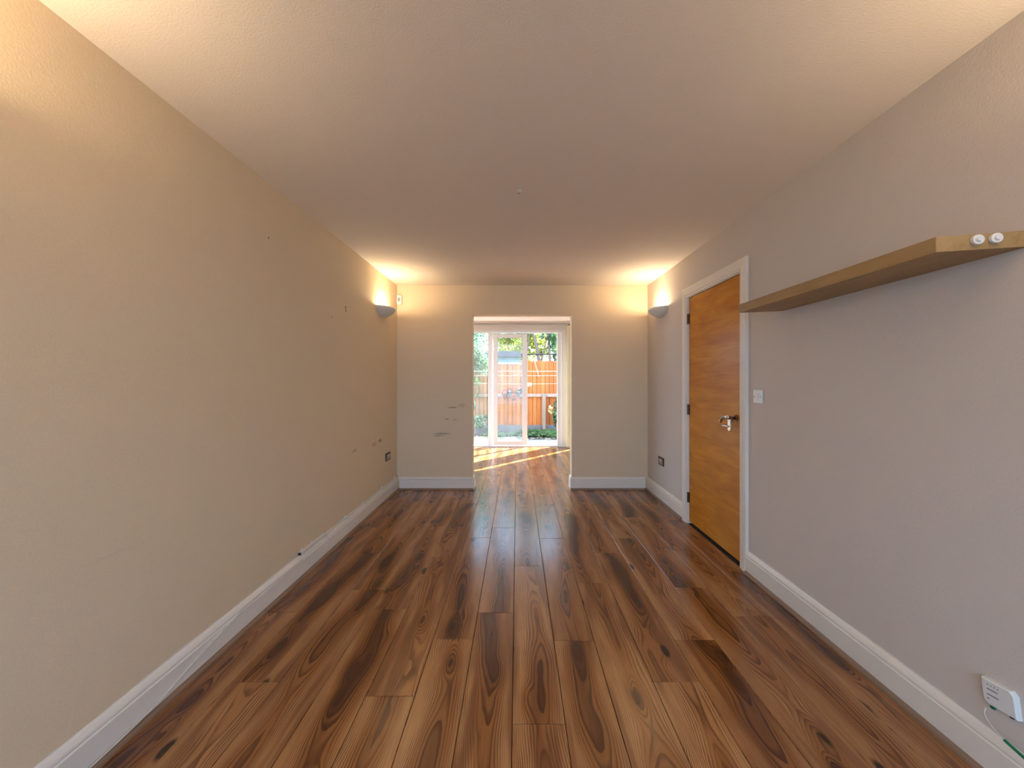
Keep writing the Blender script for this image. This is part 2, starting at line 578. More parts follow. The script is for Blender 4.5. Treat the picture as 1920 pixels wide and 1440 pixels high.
# rear wall with window (behind the camera)
RWX0, RWX1, RWZ0, RWZ1 = -1.34, 1.46, 0.25, 2.20
bm = bmesh.new()
box(bm, FX0 - .2, RWX0, YR - .25, YR, -.3, ZC + .02)
box(bm, RWX1, FX1 + .2, YR - .25, YR, -.3, ZC + .02)
box(bm, RWX0, RWX1, YR - .25, YR, RWZ1, ZC + .02)
box(bm, RWX0, RWX1, YR - .25, YR, -.3, RWZ0)
struct('wall_rear', bm, M['wall_left'], 'cream wall behind the viewer with a wide window', 'wall')
w = tag(empty('window_1', ((RWX0 + RWX1) / 2, YR - .12, RWZ0)), 'wide white framed window in the wall behind the viewer', 'window', kind='structure')
hw_, hh_ = (RWX1 - RWX0) / 2, RWZ1 - RWZ0
bm = bmesh.new()
box(bm, -hw_, hw_, -.035, .035, 0, .06, .004)
box(bm, -hw_, hw_, -.035, .035, hh_ - .06, hh_, .004)
for x in (-hw_ + .03, -hw_ / 3, hw_ / 3, hw_ - .03):
    box(bm, x - .03, x + .03, -.033, .033, .058, hh_ - .058, .004)
obj('window_frame', bm, M['upvc'], w)
for i in range(3):
    xa = [-hw_ + .06, -hw_ / 3 + .03, hw_ / 3 + .03][i]
    xb = [-hw_ / 3 - .03, hw_ / 3 - .03, hw_ - .06][i]
    obj('pane', B(xa, xb, -.004, .004, .06, hh_ - .06), M['glass_rear'], w)
obj('window_sill', B(-hw_ - .05, hw_ + .05, .12, .22, -.03, -.002, .006), M['skirting'], w)

# ---- garden room walls
GW0, GW1, GWZ0, GWZ1 = 4.95, 7.25, .12, 2.20      # unseen glazing added in the left wall to brighten the garden room
bm = bmesh.new()
box(bm, FX0 - .2, FX0, YB + PT, GW0, -.19, ZC + .02)
box(bm, FX0 - .2, FX0, GW1, YF + WT, -.19, ZC + .02)
box(bm, FX0 - .2, FX0, GW0, GW1, GWZ1, ZC + .02)
box(bm, FX0 - .2, FX0, GW0, GW1, -.19, GWZ0)
w = tag(empty('fill_window', (FX0 - .1, (GW0 + GW1) / 2, GWZ0)), 'unseen white framed window added in the left wall to brighten the garden room', 'window', kind='structure')
hw_, hh_ = (GW1 - GW0) / 2, GWZ1 - GWZ0
bf = bmesh.new()
box(bf, -.03, .03, -hw_, hw_, 0, .05, .003)
box(bf, -.03, .03, -hw_, hw_, hh_ - .05, hh_, .003)
for y_ in (-hw_ + .025, 0, hw_ - .025):
    box(bf, -.028, .028, y_ - .025, y_ + .025, .05, hh_ - .05, .003)
obj('window_frame', bf, M['upvc'], w)
obj('pane', B(-.004, .004, -hw_ + .05, -.025, .05, hh_ - .05), M['glass_rear'], w)
obj('pane', B(-.004, .004, .025, hw_ - .05, .05, hh_ - .05), M['glass_rear'], w)
struct('wall_garden_left', bm, M['wall_far'], 'pale side wall of the garden room, left', 'wall')
struct('wall_garden_right', B(FX1, FX1 + .2, YB + PT, YF + WT, -.19, ZC + .02), M['wall_far'], 'pale side wall of the garden room, right', 'wall')
PDX0, PDX1, PDZ = -1.80, 0.932, 2.256      # patio door frame
SLX0, SLX1, SLZ = 1.085, 1.59, 2.10       # side light
bm = bmesh.new()
box(bm, FX0, PDX0, YF, YF + WT, -.19, ZC + .02)
box(bm, PDX1, SLX0, YF, YF + WT, -.19, ZC + .02)
box(bm, SLX1, FX1, YF, YF + WT, -.19, ZC + .02)
box(bm, PDX0, PDX1, YF, YF + WT, PDZ, ZC + .02)
box(bm, SLX0, SLX1, YF, YF + WT, SLZ, ZC + .02)
struct('wall_garden_end', bm, M['wall_far'], 'pale end wall around the garden doors', 'wall')
w = tag(empty('window_2', ((SLX0 + SLX1) / 2, YF + .04, 0)), 'narrow full height side light beside the garden doors', 'window', kind='structure')
hw_ = (SLX1 - SLX0) / 2
bm = bmesh.new()
box(bm, -hw_, hw_, -.03, .03, 0, .05)
box(bm, -hw_, hw_, -.03, .03, SLZ - .05, SLZ)
box(bm, -hw_, -hw_ + .03, -.029, .029, .05, SLZ - .05)
box(bm, hw_ - .03, hw_, -.029, .029, .05, SLZ - .05)
obj('window_frame', bm, M['upvc'], w)
obj('pane', B(-hw_ + .03, hw_ - .03, -.004, .004, .05, SLZ - .05), M['glass_rear'], w)

# ---- skirting boards
SK = [(0, 0.0), (.018, 0.0), (.018, .108), (.0135, .113), (.0165, .119), (.0150, .127), (.009, .139), (.004, .146), (0, .146)]
QB = [(.018, 0.0), (.036, 0.0), (.0355, .006), (.033, .012), (.028, .0165), (.022, .019), (.018, .019)]
def skirt(name, label, y0, y1, x, sgn, bead=True):
    """along Y on a wall at x; sgn +1 projects towards +X"""
    f = lambda y: (lambda p, z: Vector((x + sgn * p, y, z)))
    o = struct(name, prism(SK, [f(y0), f(y1)]), M['skirting'], label, 'skirting board')
    if bead:
        obj('bead', prism(QB, [f(y0), f(y1)]), M['bead'], o)
    # ragged line of gloss paint carried up onto the wall
    bm = bmesh.new()
    n = int(abs(y1 - y0) / .03)
    lo, hi = [], []
    for i in range(n + 1):
        y = y0 + (y1 - y0) * i / n
        h = .1515 + .0025 * math.sin(y * 9.0) + random.uniform(-.0018, .0018)
        lo.append(bm.verts.new((x + sgn * .0012, y, .1455)))
        hi.append(bm.verts.new((x + sgn * .0005, y, h)))
    for i in range(n):
        bm.faces.new((lo[i], lo[i + 1], hi[i + 1], hi[i]))
    obj('paint_edge', bm, M['skirting'], o)
    return o
def skirt_x(name, label, x0, x1, y, sgn=-1, bead=True):
    f = lambda x: (lambda p, z: Vector((x, y + sgn * p, z)))
    o = struct(name, prism(SK, [f(x0), f(x1)]), M['skirting'], label, 'skirting board')
    if bead:
        obj('bead', prism(QB, [f(x0), f(x1)]), M['bead'], o)
    return o
ARCH_W = 0.092
skl = skirt('baseboard_left', 'white skirting board along the left wall with a brown bead', YR, YB, XL, 1)
skirt('baseboard_right', 'white skirting board on the right wall from the door towards the viewer', YR, DY0 - ARCH_W - .002, XR, -1)
skirt('baseboard_right_far', 'short white skirting board between the orange door and the far corner', DY1 + ARCH_W - .004, YB, XR, -1)
skirt_x('baseboard_back_left', 'white skirting board on the partition left of the opening', XL + .037, OX0 + .016, YB)
skirt_x('baseboard_back_right', 'white skirting board on the partition right of the opening', OX1 - .016, XR - .037, YB)
f = lambda y: (lambda p, z: Vector((OX0 + p, y, z)))
struct('baseboard_jamb_left', prism(SK, [f(YB), f(YB + PT)]), M['skirting'], 'short white skirting return in the left side of the opening', 'skirting board')
f = lambda y: (lambda p, z: Vector((OX1 - p, y, z)))
struct('baseboard_jamb_right', prism(SK, [f(YB), f(YB + PT)]), M['skirting'], 'short white skirting return in the right side of the opening', 'skirting board')

# ---- orange flush door in the right wall
d = tag(empty('door_1', (XR, DY0, 0)), 'orange maple veneer flush door with white surround in the right wall', 'door', kind='structure')
DW = DY1 - DY0
leaf = obj('door_leaf', B(.006, .046, .002, DW - .003, .022, DTOP, .0015), M['door'], d)
# lining: thin white frame round the leaf
bm = bmesh.new()
box(bm, -.001, .064, -.028, -.001, 0, DTOP + .028)
box(bm, -.001, .064, DW + .001, DW + .028, 0, DTOP + .028)
box(bm, -.001, .064, -.001, DW + .001, DTOP + .003, DTOP + .028)
box(bm, .048, .064, -.001, .012, 0, DTOP)
box(bm, .048, .064, DW - .012, DW + .001, 0, DTOP)
obj('door_lining', bm, M['skirting'], d)
# architrave: moulded profile swept round with mitres
AP = [(.010, -.001), (.010, .010), (.014, .013), (.022, .013), (.026, .010), (.032, .016), (.070, .020), (.086, .021), (ARCH_W, .018), (ARCH_W, -.001)]
bm = bmesh.new()
rows = []
for (wv, p) in AP:
    rows.append([bm.verts.new(v) for v in ((-p, -wv, 0), (-p, -wv, DTOP + wv), (-p, DW + wv, DTOP + wv), (-p, DW + wv, 0))])
for i in range(len(rows)):
    a, b = rows[i], rows[(i + 1) % len(rows)]
    for k in range(3):
        bm.faces.new((a[k], a[k + 1], b[k + 1], b[k]))
bm.faces.new([r[0] for r in rows])
bm.faces.new([r[3] for r in rows][::-1])
obj('architrave', bm, M['skirting'], d)
for zh in (.235, 1.02, 1.83):
    bm = bmesh.new()
    cyl(bm, (-.004, DW + .001, zh - .045), (-.004, DW + .001, zh + .045), .008, seg=12)
    box(bm, -.002, .004, DW - .016, DW + .016, zh - .045, zh + .045)
    h = obj('hinge', bm, M['metal_dark'], d)
obj('gap_shade_strip', B(.004, .060, .004, DW - .004, -.004, .002), M['sub'], d)  # dark strip painted in for the shade under the leaf
# lever handle
hy, hz = .060, 1.015
hd = empty('door_handle', (0.006, hy, hz))
hd.parent = d
bm = bmesh.new()
cyl(bm, (0, 0, 0), (-.006, 0, 0), .024, seg=28)
cyl(bm, (-.006, 0, 0), (-.010, 0, 0), .022, .015, seg=28)
obj('rose', bm, M['chrome_dark'], hd, smooth=False)
obj('neck', T([(-.006, 0, 0), (-.03, 0, 0), (-.058, 0, .002)], .009, seg=14, rs=[.011, .009, .0105]), M['chrome_dark'], hd, smooth=True)
lv = smooth_path([(-.056, -.012, .003), (-.060, .012, .007), (-.058, .045, .006), (-.054, .080, -.004), (-.050, .108, -.026), (-.050, .120, -.038)], 6)
obj('lever', T(lv, .012, seg=12, rs=[.0135] * 6 + [.0125] * (len(lv) - 12) + [.0110] * 6), M['chrome'], hd, smooth=True)
prof = [(-.017, 0), (.017, 0), (.017, -.066)] + [(.017 * math.cos(t), -.066 - .020 * math.sin(t)) for t in [math.pi * k / 10 for k in range(1, 10)]] + [(-.017, -.066)]
obj('lock_plate', prism(prof, [lambda a, b: Vector((-.050, a + .004, b - .006)), lambda a, b: Vector((-.043, a + .004, b - .006))]), M['chrome'], hd)
obj('thumb_turn', T(smooth_path([(-.048, .004, -.060), (-.052, .020, -.060), (-.054, .090, -.060)], 5), .0075, seg=10), M['chrome'], hd, smooth=True)

# ---- garden door: white frame, fixed pane, sliding sash, open bay
pd = tag(empty('door_2', (0, YF, 0)), 'white framed sliding garden door standing half open', 'door', kind='structure')
fz0, fz1 = .026, 2.204
# outer frame pieces
obj('head', B(PDX0, PDX1, .0, .07, fz1, PDZ, .004), M['upvc'], pd)
obj('sill', B(PDX0, PDX1, .0, .09, -.005, fz0, .004), M['upvc'], pd)
obj('jamb', B(.850, PDX1, .0, .07, fz0, fz1, .004), M['upvc'], pd)
obj('jamb', B(.778, .849, .02, .09, fz0, fz1, .004), M['upvc'], pd)
obj('jamb', B(PDX0, PDX0 + .07, .0, .07, fz0, fz1, .004), M['upvc'], pd)
mu = obj('mullion', B(-.563, -.470, .012, .07, fz0, fz1, .006), M['upvc'], pd)
obj('fixed_pane', B(PDX0 + .07, -.563, .034, .042, fz0, fz1), M['glass'], pd)
obj('gasket', B(-.566, -.5635, .030, .033, fz0, fz1), M['black'], pd)
sa = empty('sliding_sash', (0, 0, 0))
sa.parent = pd
sx0, sx1, sz0, sz1 = -.455, .196, .034, 2.180
obj('stile', B(sx0, -.375, -.028, .012, sz0, sz1, .005), M['upvc'], sa)
obj('stile', B(.100, sx1, -.028, .012, sz0, sz1, .005), M['upvc'], sa)
obj('rail', B(-.376, .101, -.0275, .0115, sz1 - .075, sz1, .005), M['upvc'], sa)
obj('rail', B(-.376, .101, -.0275, .0115, sz0, sz0 + .078, .005), M['upvc'], sa)
obj('glass_pane', B(-.376, .101, -.010, -.002, sz0 + .077, sz1 - .074), M['glass'], sa)
bm = bmesh.new()
box(bm, -.375, -.371, -.012, -.011, sz0 + .078, sz1 - .075)
box(bm, .096, .100, -.012, -.011, sz0 + .078, sz1 - .075)
box(bm, -.375, .100, -.012, -.011, sz0 + .078, sz0 + .082)
box(bm, -.375, .100, -.012, -.011, sz1 - .079, sz1 - .075)
obj('gasket', bm, M['black'], sa)

# ---- plaster blemishes as small real lumps on ceiling
p = Vector(((975 - VPX) * 1.123 / 356 , 0, 0))
Yc = F_PX * (ZC - CAM_H) / (VPY - 358)
cp = empty('trim_1', ((974 - VPX) * Yc / F_PX, Yc, ZC))
tag(cp, 'small patch of filler on the ceiling', 'ceiling patch', kind='structure')
bm = bmesh.new()
bmesh.ops.create_uvsphere(bm, u_segments=14, v_segments=8, radius=1)
for v in bm.verts:
    v.co = Vector((v.co.x * .015, v.co.y * .020, v.co.z * .004))
obj('filler_blob', bm, M['plaster'], cp, smooth=True)
obj('screw_hole', T([(-.004, .024, .001), (-.004, .024, -.003)], .0035, seg=10), M['grey_hole'], cp)

# ================================================================== things in the room
# ---- uplighter wall lamps
def sconce(x, y, z, sgn, power, label):
    t = tag(empty('wall_light', (x, y, z)), label, 'wall light', 'plaster uplighters on the side walls')
    HW, PR, HT, TH = .185, .132, .098, .006
    def shell(s):
        rows = []
        for i in range(9):
            v = i / 8                                   # 0 rim, 1 bottom
            k = math.cos(v * math.pi / 2 * .93) ** .75
            row = []
            for j in range(21):
                a = math.pi * j / 20
                row.append((sgn * (PR - s) * k * math.sin(a) , -(HW - s) * k * math.cos(a) , -(HT - s) * (v ** 1.0)))
            rows.append(row)
        return rows
    bm = bmesh.new()
    outer = [[bm.verts.new(p) for p in r] for r in shell(0)]
    inner = [[bm.verts.new(p) for p in r] for r in shell(TH)]
    for L, fl_ in ((outer, 1), (inner, -1)):
        for i in range(8):
            for j in range(20):
                q = (L[i][j], L[i][j + 1], L[i + 1][j + 1], L[i + 1][j])
                bm.faces.new(q if fl_ > 0 else q[::-1])
    for j in range(20):
        bm.faces.new((outer[0][j], inner[0][j], inner[0][j + 1], outer[0][j + 1]))
    bm.faces.new(outer[8])
    obj('bowl', bm, M['plaster'], t, smooth=True)
    obj('back_plate', B(0, sgn * .008, -.07, .07, -.075, -.015, .002), M['plaster'], t)
    bm = bmesh.new()
    cyl(bm, (sgn * .008, 0, -.055), (sgn * .05, 0, -.055), .013, seg=12)
    obj('lamp_holder', bm, M['white_plastic'], t)
    bm = bmesh.new()
    bmesh.ops.create_uvsphere(bm, u_segments=16, v_segments=10, radius=.018)
    bmesh.ops.translate(bm, verts=bm.verts, vec=(sgn * .066, 0, -.048))
    n = NT('warm_bulb')
    n.base((1.0, .9, .7))
    n.bsdf.inputs['Emission Color'].default_value = (1.0, .80, .5, 1)
    n.bsdf.inputs['Emission Strength'].default_value = 6.0
    obj('bulb', bm, n.m, t, smooth=True)
    ld = bpy.data.lights.new('lamp', 'POINT')
    ld.energy = power
    ld.color = LAMP_COLOR
    ld.shadow_soft_size = .03
    lo = bpy.data.objects.new('lamp', ld)
    C.objects.link(lo)
    lo.parent = t
    lo.location = (sgn * .066, 0, -.018)
    return t
sconce(XL, 4.015, 2.038, 1, LAMP_FAR, 'white half-bowl uplighter on the left wall beside the alarm sensor')
sconce(XR, 4.085, 2.044, -1, LAMP_FAR, 'white half-bowl uplighter on the right wall between far corner and orange door')
sconce(XL, .58, 2.038, 1, LAMP_NEAR, 'white half-bowl uplighter on the left wall nearest the viewer')
sconce(XR, .42, 2.044, -1, LAMP_NEAR, 'white half-bowl uplighter on the right wall nearest the viewer')

# ---- alarm sensor in the far left corner
s = tag(empty('alarm_sensor', (XL + .032, YB, 2.225)), 'small white motion sensor in the far left corner', 'motion sensor')
obj('sensor_case', B(-.030, .030, -.034, .001, -.058, .058, .012, 3), M['white_plastic'], s, smooth=False)
obj('lens', B(-.012, .014, -.0375, -.033, -.022, .022, .004, 2), M['pot_blue'], s)

# ---- floating shelf on right wall
SZ0, SZ1 = 1.680, 1.729
sh = tag(empty('floating_shelf', (XR, 1.70, SZ0)), 'thick oak effect floating shelf on the right wall past the light switch', 'shelf')
bm = bmesh.new()
vs = []
for z in (0, SZ1 - SZ0):
    vs.append([bm.verts.new((x - XR, y - 1.70, z)) for x, y in ((XR + .002, 1.152), (1.314, 1.204), (1.316, 2.282), (XR + .002, 2.216))])
bm.faces.new(vs[0][::-1])
bm.faces.new(vs[1])
for k in range(4):
    bm.faces.new((vs[0][k], vs[0][(k + 1) % 4], vs[1][(k + 1) % 4], vs[1][k]))
bmesh.ops.bevel(bm, geom=bm.edges[:], offset=.0012, segments=1, affect='EDGES')
obj('shelf_board', bm, M['shelf'], sh)
def peg(px, py, label, Y):
    p = Vector(((px - VPX) * Y / F_PX, Y, CAM_H + (VPY - py) * Y / F_PX))
    t = tag(empty('plastic_peg', p, -math.radians(13)), label, 'peg', 'white pegs on the shelf end')
    bm = bmesh.new()
    cyl(bm, (0, .001, 0), (0, -.007, 0), .0158, .0146, seg=24)
    obj('collar', bm, M['white_plastic'], t)
    bm = bmesh.new()
    cyl(bm, (0, -.0065, 0), (0, -.0115, 0), .0085, .0065, seg=18)
    obj('pin', bm, M['white_plastic'], t)
peg(1831.5, 450, 'round white peg on the shelf end, farther from the wall', 1.1785)
peg(1866, 447, 'round white peg on the shelf end, nearer the wall', 1.1685)

# ---- light switch
p = wallpt(1422.5, 743.5, 'right')
t = tag(empty('light_switch', (XR, p.y, p.z)), 'white square light switch on the right wall beside the door surround', 'light switch')
obj('plate', B(-.009, .0005, -.043, .043, -.043, .043, .003, 2), M['white_plastic'], t)
obj('rocker', B(-.013, -.008, -.008, .008, -.017, .017, .002), M['white_plastic'], t)
for sy in (-.030, .030):
    obj('screw', T([(-.0085, sy, 0), (-.0095, sy, 0)], .0035, seg=10), M['grey_hole'], t)

# ---- brushed metal sockets
def socket(x, y, z, sgn, label):
    t = tag(empty('wall_socket', (x, y, z)), label, 'socket', 'metal double sockets low on the side walls')
    obj('plate', B(-sgn * .0005, sgn * .009, -.073, .073, -.043, .043, .003, 1), M['metal_dark'], t)  # chrome plate coloured dark for the brown it reflects
    obj('face', B(sgn * .0085, sgn * .0102, -.060, .060, -.030, .026, .001), M['chrome'], t)
    for sy in (-.036, .036):
        bm = bmesh.new()
        box(bm, sgn * .010, sgn * .0112, sy - .004, sy + .004, .004, .014)
        box(bm, sgn * .010, sgn * .0112, sy - .013, sy - .006, -.014, -.009)
        box(bm, sgn * .010, sgn * .0112, sy + .006, sy + .013, -.014, -.009)
        obj('outlet_holes', bm, M['grey_hole'], t)
        obj('switch_rocker', B(sgn * .010, sgn * .0135, sy * .35 - .006, sy * .35 + .006, .004, .020, .001), M['white_plastic'], t)
socket(XL, 4.185, .452, 1, 'brushed chrome double socket on the left wall near the far corner')
socket(XR, 4.085, .422, -1, 'brushed chrome double socket on the right wall between far corner and door')

# ---- nail holes and snags on the left wall
def hole(px, py, r, label, tall=0):
    p = wallpt(px, py, 'left')
    bm = bmesh.new()
    cyl(bm, (-.001, 0, 0), (.0022, 0, 0), r, r * .7, seg=10)
    if tall:
        cyl(bm, (-.001, 0.004, -tall), (.0022, 0.004, -tall), r * .8, r * .5, seg=10)
        box(bm, -.001, .0018, -.002, .004, -tall, 0)
    tag(obj('wall_plug', bm, M['bark'], None), label, 'wall plug').location = p
hole(503.5, 446, .0055, 'dark nail hole high on the left wall')
hole(648, 575.5, .009, 'torn dark double plug hole on the left wall before the uplighter', .034)
hole(621.5, 594.5, .006, 'small dark nail hole below the torn plug hole on the left wall')

# ---- conduit and cables on the left skirting
XS = XL + .0
t = tag(empty('cable_conduit', (XL + .012, 2.47, .161)), 'thin white conduit clipped along the top of the left skirting board', 'conduit')
obj('trunking', B(-.011, .012, 0, .31, -.009, .012, .003), M['white_cable'], t)
obj('pipe', T(smooth_path([(-.001, .30, .001), (-.001, .70, -.001), (-.001, 1.1, .001), (-.001, 1.5, 0), (-.001, 2.03, 0)], 6), .0075, seg=10), M['white_cable'], t, smooth=True)
for yy in (.035, .155, .30, .66, 1.05, 1.52, 1.93):
    bm = bmesh.new()
    box(bm, -.0115, .014, yy - .010, yy + .010, -.010, .0145, .002)
    box(bm, -.0118, -.004, yy - .006, yy + .006, .012, .026, .002)
    obj('clip', bm, M['white_cable'], t)
obj('end_hole', B(-.009, .010, -.0015, .001, -.007, .010), M['black'], t)
bm = T(smooth_path([(XL + .022, 2.80, .158), (XL + .030, 2.805, .135), (XL + .030, 2.83, .10), (XL + .024, 2.80, .072), (XL + .022, 2.78, .062)], 6), .0028, seg=8)
tag(obj('cable_tail', bm, M['white_cable'], None, smooth=True), 'short loose cable tail hanging from the conduit over the left skirting', 'cable')
XB = XL + .0195
pts = [(XB, 2.50, .117), (XB, 2.3, .118), (XB + .001, 2.0, .123), (XB + .001, 1.9, .108), (XB + .001, 1.69, .074), (XB + .002, 1.56, .047),
       (XB + .004, 1.46, .030), (XB + .006, 1.30, .0225), (XB + .006, 1.1, .0222), (XB + .006, .6, .0222), (XB + .006, 0, .0222)]
tag(obj('telephone_cable', T(smooth_path(pts, 8), .0026, seg=8), M['white_cable'], None, smooth=True), 'thin white cable sagging down the left skirting board onto its bead', 'cable')
pts = [(XL + .03, YB - .0185, .1285), (-1.1, YB - .0185, .127), (-.8, YB - .0185, .128), (OX0 - .02, YB - .0185, .126), (OX0 + .012, YB - .0185, .115)]
tag(obj('thin_cable', T(smooth_path(pts, 6), .0024, seg=8), M['white_cable'], None, smooth=True), 'thin cable along the skirting of the partition left of the opening', 'cable')

# ---- fibre terminal box low on the right wall
t = tag(empty('fibre_terminal', (XR, 1.213, .276)), 'white vented fibre box low on the right wall in the corner of the view', 'network box')
bm = bmesh.new()
fr_ = [(-.052, -.042), (.040, -.042), (.052, -.030), (.052, .042), (-.040, .042), (-.052, .030)]
fr_ = [(a, b) for a, b in fr_]
t.scale = (.62, .82, .93)
t.rotation_euler = (math.radians(-7), 0, 0)
bmx = prism(fr_, [lambda a, b: Vector((.0005, a, b)), lambda a, b: Vector((-.020, a, b)), lambda a, b: Vector((-.027, a * .93, b * .92))])
obj('case', bmx, M['white_plastic'], t)
for k in range(4):
    obj('indicator_hole', T([(-.0265, .030 - .011 * k, .026), (-.0277, .030 - .011 * k, .026)], .0018, seg=8), M['grey_hole'], t)
for k, (ya, yb, z) in enumerate(((.034, .000, .012), (.036, -.001, -.006), (.038, .030, -.020))):
    obj('vent_slot', B(-.0278, -.0265, yb, ya, z - .0012, z + .0012), M['grey_hole'], t)
obj('green_port', B(-.022, -.010, .022, .036, -.052, -.041, .001), M['green'], t)
obj('power_port', B(-.020, -.008, -.036, -.024, -.047, -.041, .001), M['black'], t)
fc = tag(empty('fibre_lead', (XR, 1.2, .2)), 'white fibre lead with a green plug hanging below the white box', 'cable')
base = Vector((XR, 1.2, .2))
pts = [Vector((XR - .016, 1.246, .216)), Vector((XR - .022, 1.243, .196)), Vector((XR - .024, 1.222, .176)), Vector((XR - .024, 1.196, .166)), Vector((XR - .024, 1.188, .163))]
obj('lead', T([q - base for q in smooth_path(pts, 6)], .0016, seg=8), M['white_cable'], fc, smooth=True)
gp = [Vector((XR - .026, 1.190, .1635)), Vector((XR - .026, 1.120, .1500))]
obj('green_plug', T([q - base for q in gp], .0045, seg=10), M['green'], fc)

# ---- vertical blind gathered at the right of the garden door
vb = tag(empty('vertical_blind', (.99, 7.28, 0)), 'cream vertical blind gathered beside the garden door under a grey headrail', 'blind')
obj('headrail', B(-2.85, .03, -.030, .030, 2.326, 2.372, .004), M['grey_rail'], vb)
obj('end_cap', B(-.03, .034, -.034, .034, 2.318, 2.340, .003), M['black'], vb)
for k in range(9):
    yy = -.060 + .013 * k
    bm = bmesh.new()
    a = math.radians(12 + 4 * math.sin(k * 2.1))
    pr = []
    for q in range(7):
        u = (q / 6 - .5) * .089
        pr.append((u * math.cos(a) - .002 * math.sin(q / 6 * math.pi), yy + u * math.sin(a) * .25 + .003 * math.sin(q / 6 * math.pi)))
    lo = [bm.verts.new((x, y, .030)) for x, y in pr]
    hi = [bm.verts.new((x, y, 2.322)) for x, y in pr]
    for q in range(6):
        bm.faces.new((lo[q], lo[q + 1], hi[q + 1], hi[q]))
    o = obj('vane', bm, M['vane'], vb, smooth=True)
    o.location.x = .004 * math.sin(k * 1.7)
    obj('weight', B(-.043, .043, yy - .0035, yy + .0035, .012, .034), M['grey_rail'], vb)

# ================================================================== garden
GZ = -.10
pt = struct('patio', B(-3.2, 3.2, YF + WT, 9.0, -.24, GZ - .03), M['soil'], 'pale stone paving outside the garden door', 'paving')
y = YF + WT + .01
row = 0
while y < 8.98:
    x = -3.1 + (.22 if row % 2 else 0)
    while x < 3.1:
        me = bpy.data.meshes.get('slab_mesh')
        if me is None:
            bm = B(-.222, .222, -.207, .207, -.04, 0, .006)
            me = bpy.data.meshes.new('slab_mesh')
            bm.to_mesh(me)
            bm.free()
            me.materials.append(M['stone'])
        o = link_mesh('paving_slab', me, None, pt)
        o.location = (x, y + .21, GZ + .008 + random.uniform(-.003, .003))
        x += .45
    y += .42
    row += 1
tag(obj('flower_bed', B(-3.2, 3.2, 9.0, 10.05, -.225, -.10), M['soil']), 'dark soil bed at the foot of the fence', 'flower bed', kind='structure')
# pebbles
bm = bmesh.new()
for k in range(520):
    tt = bmesh.new()
    bmesh.ops.create_icosphere(tt, subdivisions=1, radius=1)
    r = random.uniform(.014, .030)
    xx = random.uniform(-1.8, 1.6)
    yy = random.uniform(9.0, 9.42 + .12 * math.sin(xx * 4))
    mt = Matrix.Translation((xx, yy, -.095 + r * .3)) @ Euler((0, 0, random.uniform(0, 6))).to_matrix().to_4x4() @ Matrix.Diagonal((r * random.uniform(1, 1.5), r, r * .6, 1))
    merge(bm, tt, mt)
tag(obj('pebbles', bm, M['pebble'], smooth=True), 'white pebbles scattered between paving and plants', 'pebbles', kind='stuff')

# fence
YFE = 10.0
fe = tag(empty('fence', (0, YFE, GZ)), 'orange close-board garden fence with weathered rails', 'fence')
x = -3.2
bw = .112
i = 0
while x < 3.2:
    right = x > .14
    top = (1.80 if right else 1.70) + random.uniform(-.012, .012)
    mat = M['fence'] if x > -.62 else M['fence_old']
    pr = [(-.0485, 0), (.0485, 0), (.0485, .022), (-.0485, .012)]
    h = top - .13
    bm = prism(pr, [lambda a, b: Vector((a, -b, 0)), lambda a, b: Vector((a, -b, h))])
    o = obj('fence_board', bm, mat, fe)
    o.location = (x, random.uniform(-.003, .003), .13 - GZ)
    x += .106 + random.uniform(-.004, .006)
    i += 1
obj('gap_shade_backing', B(-3.2, .14, .006, .016, .13 - GZ, 1.67 - GZ), M['bark'], fe)  # added dark sheet: darkens the board gaps and blocks the sky behind
obj('gap_shade_backing', B(.14, 3.2, .006, .016, .13 - GZ, 1.775 - GZ), M['bark'], fe)  # same added dark sheet behind the gaps of the right panel
obj('fence_rail', B(-3.2, 3.2, -.085, -.020, .90 - GZ - .04, .90 - GZ + .045, .004), M['fence_rail'], fe)
obj('top_rail', B(-3.2, .14, -.055, .030, 1.70 - GZ, 1.755 - GZ, .004), M['fence_rail'], fe)
for xp in (-1.62, .692, 2.5):
    obj('fence_post', B(xp - .044, xp + .044, -.150, -.086, 0, .945 - GZ, .004), M['fence_rail'], fe)
obj('fence_post', B(.115, .165, -.075, -.02, .945 - GZ, 1.80 - GZ, .004), M['fence_old'], fe)
for k, xp in enumerate((-2.41, -.62, 1.17, 2.96)):
    obj('gravel_board', B(xp - .93, xp + .83, -.03, .03, -.01, .135 - GZ - .01, .005), M['gravel_board'], fe)
st = Vector((.45, YFE - .06, 1.86))
tag(obj('garden_stake', T([(.435, YFE - .055, 1.84), (.50, YFE - .075, 1.60), (.565, YFE - .10, 1.36)], .022, seg=8, rs=[.026, .028, .022]), M['fence_old']),
    'grey wooden stake leaning over the fence top', 'stake')

